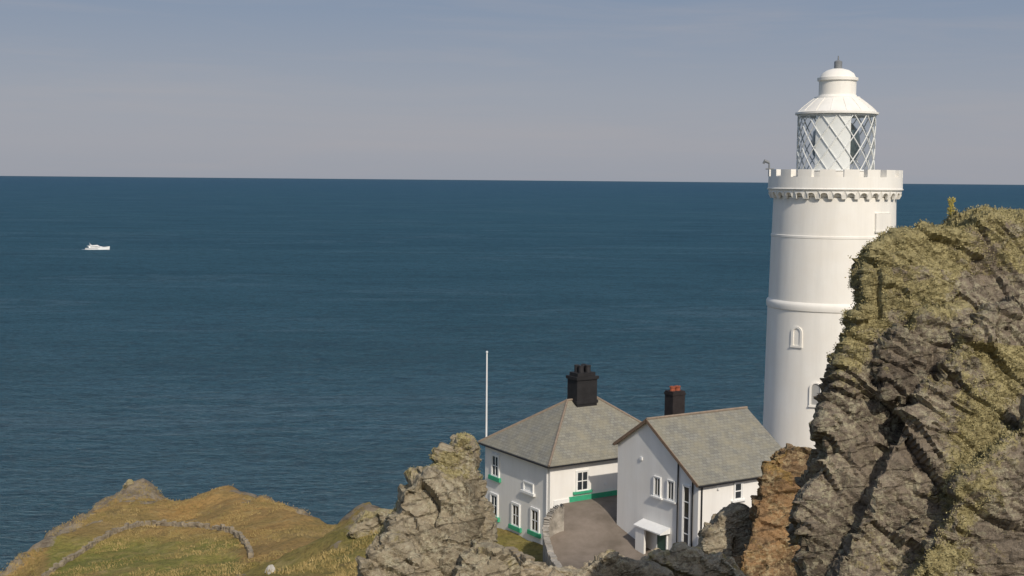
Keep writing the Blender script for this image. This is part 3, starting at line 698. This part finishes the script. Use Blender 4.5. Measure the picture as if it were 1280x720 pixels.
for i in range(len(wpath)-1):
    p=Vector(wpath[i]); q=Vector(wpath[i+1]); dv=q-p; L=dv.length
    if L<.05: continue
    m_=max(1,int(L/.38)); dn=dv.normalized(); nn=Vector((-dn.y,dn.x,0)).normalized(); up=nn.cross(dn)*-1
    if up.z<0: up=-up
    for k in range(m_):
        hh=.08+random.uniform(0,.14); o_=random.uniform(-.04,.04); mb.prism([(.012,0),(L/m_-.012,0),(L/m_-.03,hh),(.03,hh+random.uniform(-.03,.03))],p+dn*(L*k/m_)-Z*.09-nn*(.20+o_),dn,up,nn,0,.40)
tag(mb.build('courtyard_wall',M_capwall),'curved pale stone wall edging the courtyard beside the left white house','wall')
def drystone(name,pts,height,zf,label,size=.45,wd=.3,mt=M_stone):
    mb=MB()
    for i in range(len(pts)-1):
        p=Vector(pts[i]); q=Vector(pts[i+1]); d=q-p; n_=max(1,int(d.length/size)); dv=d.normalized()
        for k in range(n_):
            c=p+d*((k+.5)/n_); z0_=zf(c.x,c.y)-.25; z=z0_; hgt=height*(1+.35*noise.noise(Vector((c.x*.3,c.y*.3,3))))
            while z<z0_+hgt+.2:
                hh=random.uniform(.2,.34); w=size*random.uniform(.42,.6); dd=wd*random.uniform(.8,1.15)
                T=Matrix.Translation((c.x+dv.x*random.uniform(-.08,.08),c.y+dv.y*random.uniform(-.08,.08),z+hh/2))@Matrix.Rotation(math.atan2(dv.y,dv.x)+random.uniform(-.2,.2),4,'Z')@Matrix.Rotation(random.uniform(-.15,.15),4,'X')
                b=len(mb.v); mb.box(-w,w,-dd,dd,-hh*.55,hh*.55,T)
                for v in mb.v[b:]: v+=Vector((random.uniform(-.05,.05),random.uniform(-.05,.05),random.uniform(-.04,.04)))
                z+=hh*.93
    return tag(mb.build(name,mt),label,'wall')
wp=[]
for a_,b_ in spline([(float(a),float(b)) for a,b in wallpx],3):
    h=hit(a_,b_)
    if h: wp.append((h.x,h.y,0))
drystone('drystone_wall',wp,.32,zt,'long low drystone wall curving across the distant brown headland',.5,.18)
p1=on_plane_z(606,684,38.2); p2=on_plane_z(640,690,38.0); p3=on_plane_z(662,716,37.6)
drystone('garden_wall',[(p1.x,p1.y,0),(p2.x,p2.y,0),(p3.x,p3.y,0)],1.3,lambda x,y:36.8,'low rough stone wall below the left white house beside the rock outcrop',.4,.25)
h=hit(338,716) or P(338,714,100); mb=MB(); mb.lathe([(.01,-.2),(.26,-.1),(.33,.12),(.28,.36),(.14,.55),(.01,.6)],9)
for v in mb.v: v+=Vector((random.uniform(-.07,.07),random.uniform(-.07,.07),random.uniform(-.05,.05)))
o=mb.build('boulder',M_pale); o.location=(h.x,h.y,zt(h.x,h.y)-.08); tag(o,'small pale boulder on the grass slope left of the outcrop','boulder')
# flagpole
fp=P(608,540,99); tz_=P(608,440,99).z; FP=empty('flagpole',(fp.x,99,36)); tag(FP,'slender white flagpole standing behind the left house','flagpole')
mb=MB(); mb.tube([(0,0,-.5),(0,0,tz_-36-.1)],[.09,.055],10); mb.build('pole',M_trim,FP)
mb=MB(); mb.lathe([(.01,tz_-36-.1),(.09,tz_-36-.04),(.09,tz_-36+.04),(.01,tz_-36+.1)],10); mb.build('finial',M_trim,FP)
mb=MB(); mb.lathe([(.3,-.5),(.3,.3),(.12,.35),(.12,.8)],12); mb.build('base',M_trim,FP)
# plant on cliff top: rooted on the highest rock there
best=None
for c_ in coR:
    if c_[1]>38: continue
    a_,b_=proj(c_)
    if abs(a_-1184)<5 and (best is None or b_<best[0]): best=(b_,Vector(c_))
pp=best[1]; print('plant',best)
PL=empty('cliff_top_plant',pp); tag(PL,'small yellow-green upright plant on top of the near cliff','plant')
mb=MB()
for k in range(7): 
    a=k*.9; mb.tube([(0,0,-.15),(.02*math.cos(a),.02*math.sin(a),.15),(.05*math.cos(a),.05*math.sin(a),.30+.02*k)],.008,5)
mb.build('stem',M_plant,PL)
mb=MB()
for k in range(220):
    z=random.uniform(-.04,.42); r=.075*(1-z*1.2)+.015+.03*math.sin(z*20); a=random.uniform(0,6.28); c=Vector((r*math.cos(a)*random.random(),r*math.sin(a)*random.random(),z)); d=Vector((math.cos(a),math.sin(a),random.uniform(.1,1))).normalized(); s=d.orthogonal().normalized()*.014
    mb.face([c,c+d*.03+s,c+d*.07,c+d*.03-s])
mb.build('leaves',M_plant,PL,fix=False)
# ---------------------------------------------------------------- motor yacht
bp=on_plane_z(121,312,0); BY=empty('motor_yacht',(bp.x,bp.y,0),R(6)); BY.scale=(1.08,1,.86); tag(BY,'small white motor yacht moving across the open sea','boat')
def loft(secs,mtl,name,par,smooth=False):
    mb=MB(); m_=len(secs[0])
    for s in secs: mb.v+=[Vector(p) for p in s]
    for i in range(len(secs)-1):
        for j in range(m_):
            j2=(j+1)%m_; mb.f.append((i*m_+j,i*m_+j2,(i+1)*m_+j2,(i+1)*m_+j))
    mb.f.append(tuple(range(m_))); mb.f.append(tuple((len(secs)-1)*m_+j for j in range(m_)))
    return mb.build(name,mtl,par,smooth)
secs=[]
for x,w,zd,wb in ((-8.5,2.2,1.5,1.9),(-4,2.4,1.7,2.0),(1,2.4,2.0,1.9),(5,1.8,2.5,1.1),(8.0,.8,3.0,.3),(10,.08,3.3,.04)):
    secs.append([(x,-w,zd),(x-.25*(x>4),-wb,.1),(x-.3-.6*(x>4),0,-.5),(x-.25*(x>4),wb,.1),(x,w,zd)])
hl=loft(secs,M_trim,'hull',BY)
mb=MB(); mb.box(-8.3,1.5,-2.47,-2.42,1.0,1.2); mb.build('hull_stripe',M_black,hl)
cb=loft([[(x,-w,1.6),(x+ i,-w*.85,t_),(x+i,w*.85,t_),(x,w,1.6)] for x,w,t_,i in ((-5.5,1.9,3.4,-.6),(-1,1.9,3.7,0),(1.2,1.7,3.5,0),(5.4,1.2,2.5,0))],M_trim,'cabin',BY)
for s in (-1,1):
    loft([[(x,s*w,a_),(x,s*w*.98,b_),(x,s*(w-.1),b_),(x,s*(w-.1),a_)] for x,w,a_,b_ in ((-4.5,1.88,2.4,2.95),(0,1.86,2.45,3.15),(3.0,1.62,2.5,2.8))],M_pane,'window',cb)
fb=loft([[(x,-w,a_),(x,-w,b_),(x,w,b_),(x,w,a_)] for x,w,a_,b_ in ((-7.2,1.7,3.5,3.7),(-2.5,1.8,3.7,4.3),(.2,1.4,3.7,4.6),(1.8,1.0,3.5,3.7))],M_trim,'flybridge',BY)
mb=MB(); mb.tube([(-3.8,-1.6,3.8),(-5.2,-1.3,5.5),(-5.2,1.3,5.5),(-3.8,1.6,3.8)],.16,6); mb.tube([(-5.2,0,5.5),(-5.6,0,6.8)],.07,6); mb.build('radar_arch',M_trim,BY)
mb=MB()
for x in (4,5.5,7,8.5): mb.tube([(x,-1.6+(x-4)*.33,2.4+(x-4)*.15),(x,-1.6+(x-4)*.33,3.3+(x-4)*.12)],.03,5)
mb.tube([(4,-1.6,3.3),(8.5,-.1,3.85)],.03,5); mb.build('bow_rail',M_grey,BY)
ca,sa=math.cos(R(6)),math.sin(R(6)); outl=[]
nn_=26
for k in range(nn_): 
    a=2*math.pi*k/nn_; x=-1.5+11*math.cos(a); y=3.6*math.sin(a)*(1+.2*random.uniform(-1,1)); x+=random.uniform(-.8,.8); outl.append((bp.x+x*ca-y*sa,bp.y+x*sa+y*ca,.12))
mb=MB(); mb.face(outl); tag(mb.build('wake',M_foam,fix=False),'white foam around the motor yacht hull','foam',kind='stuff')
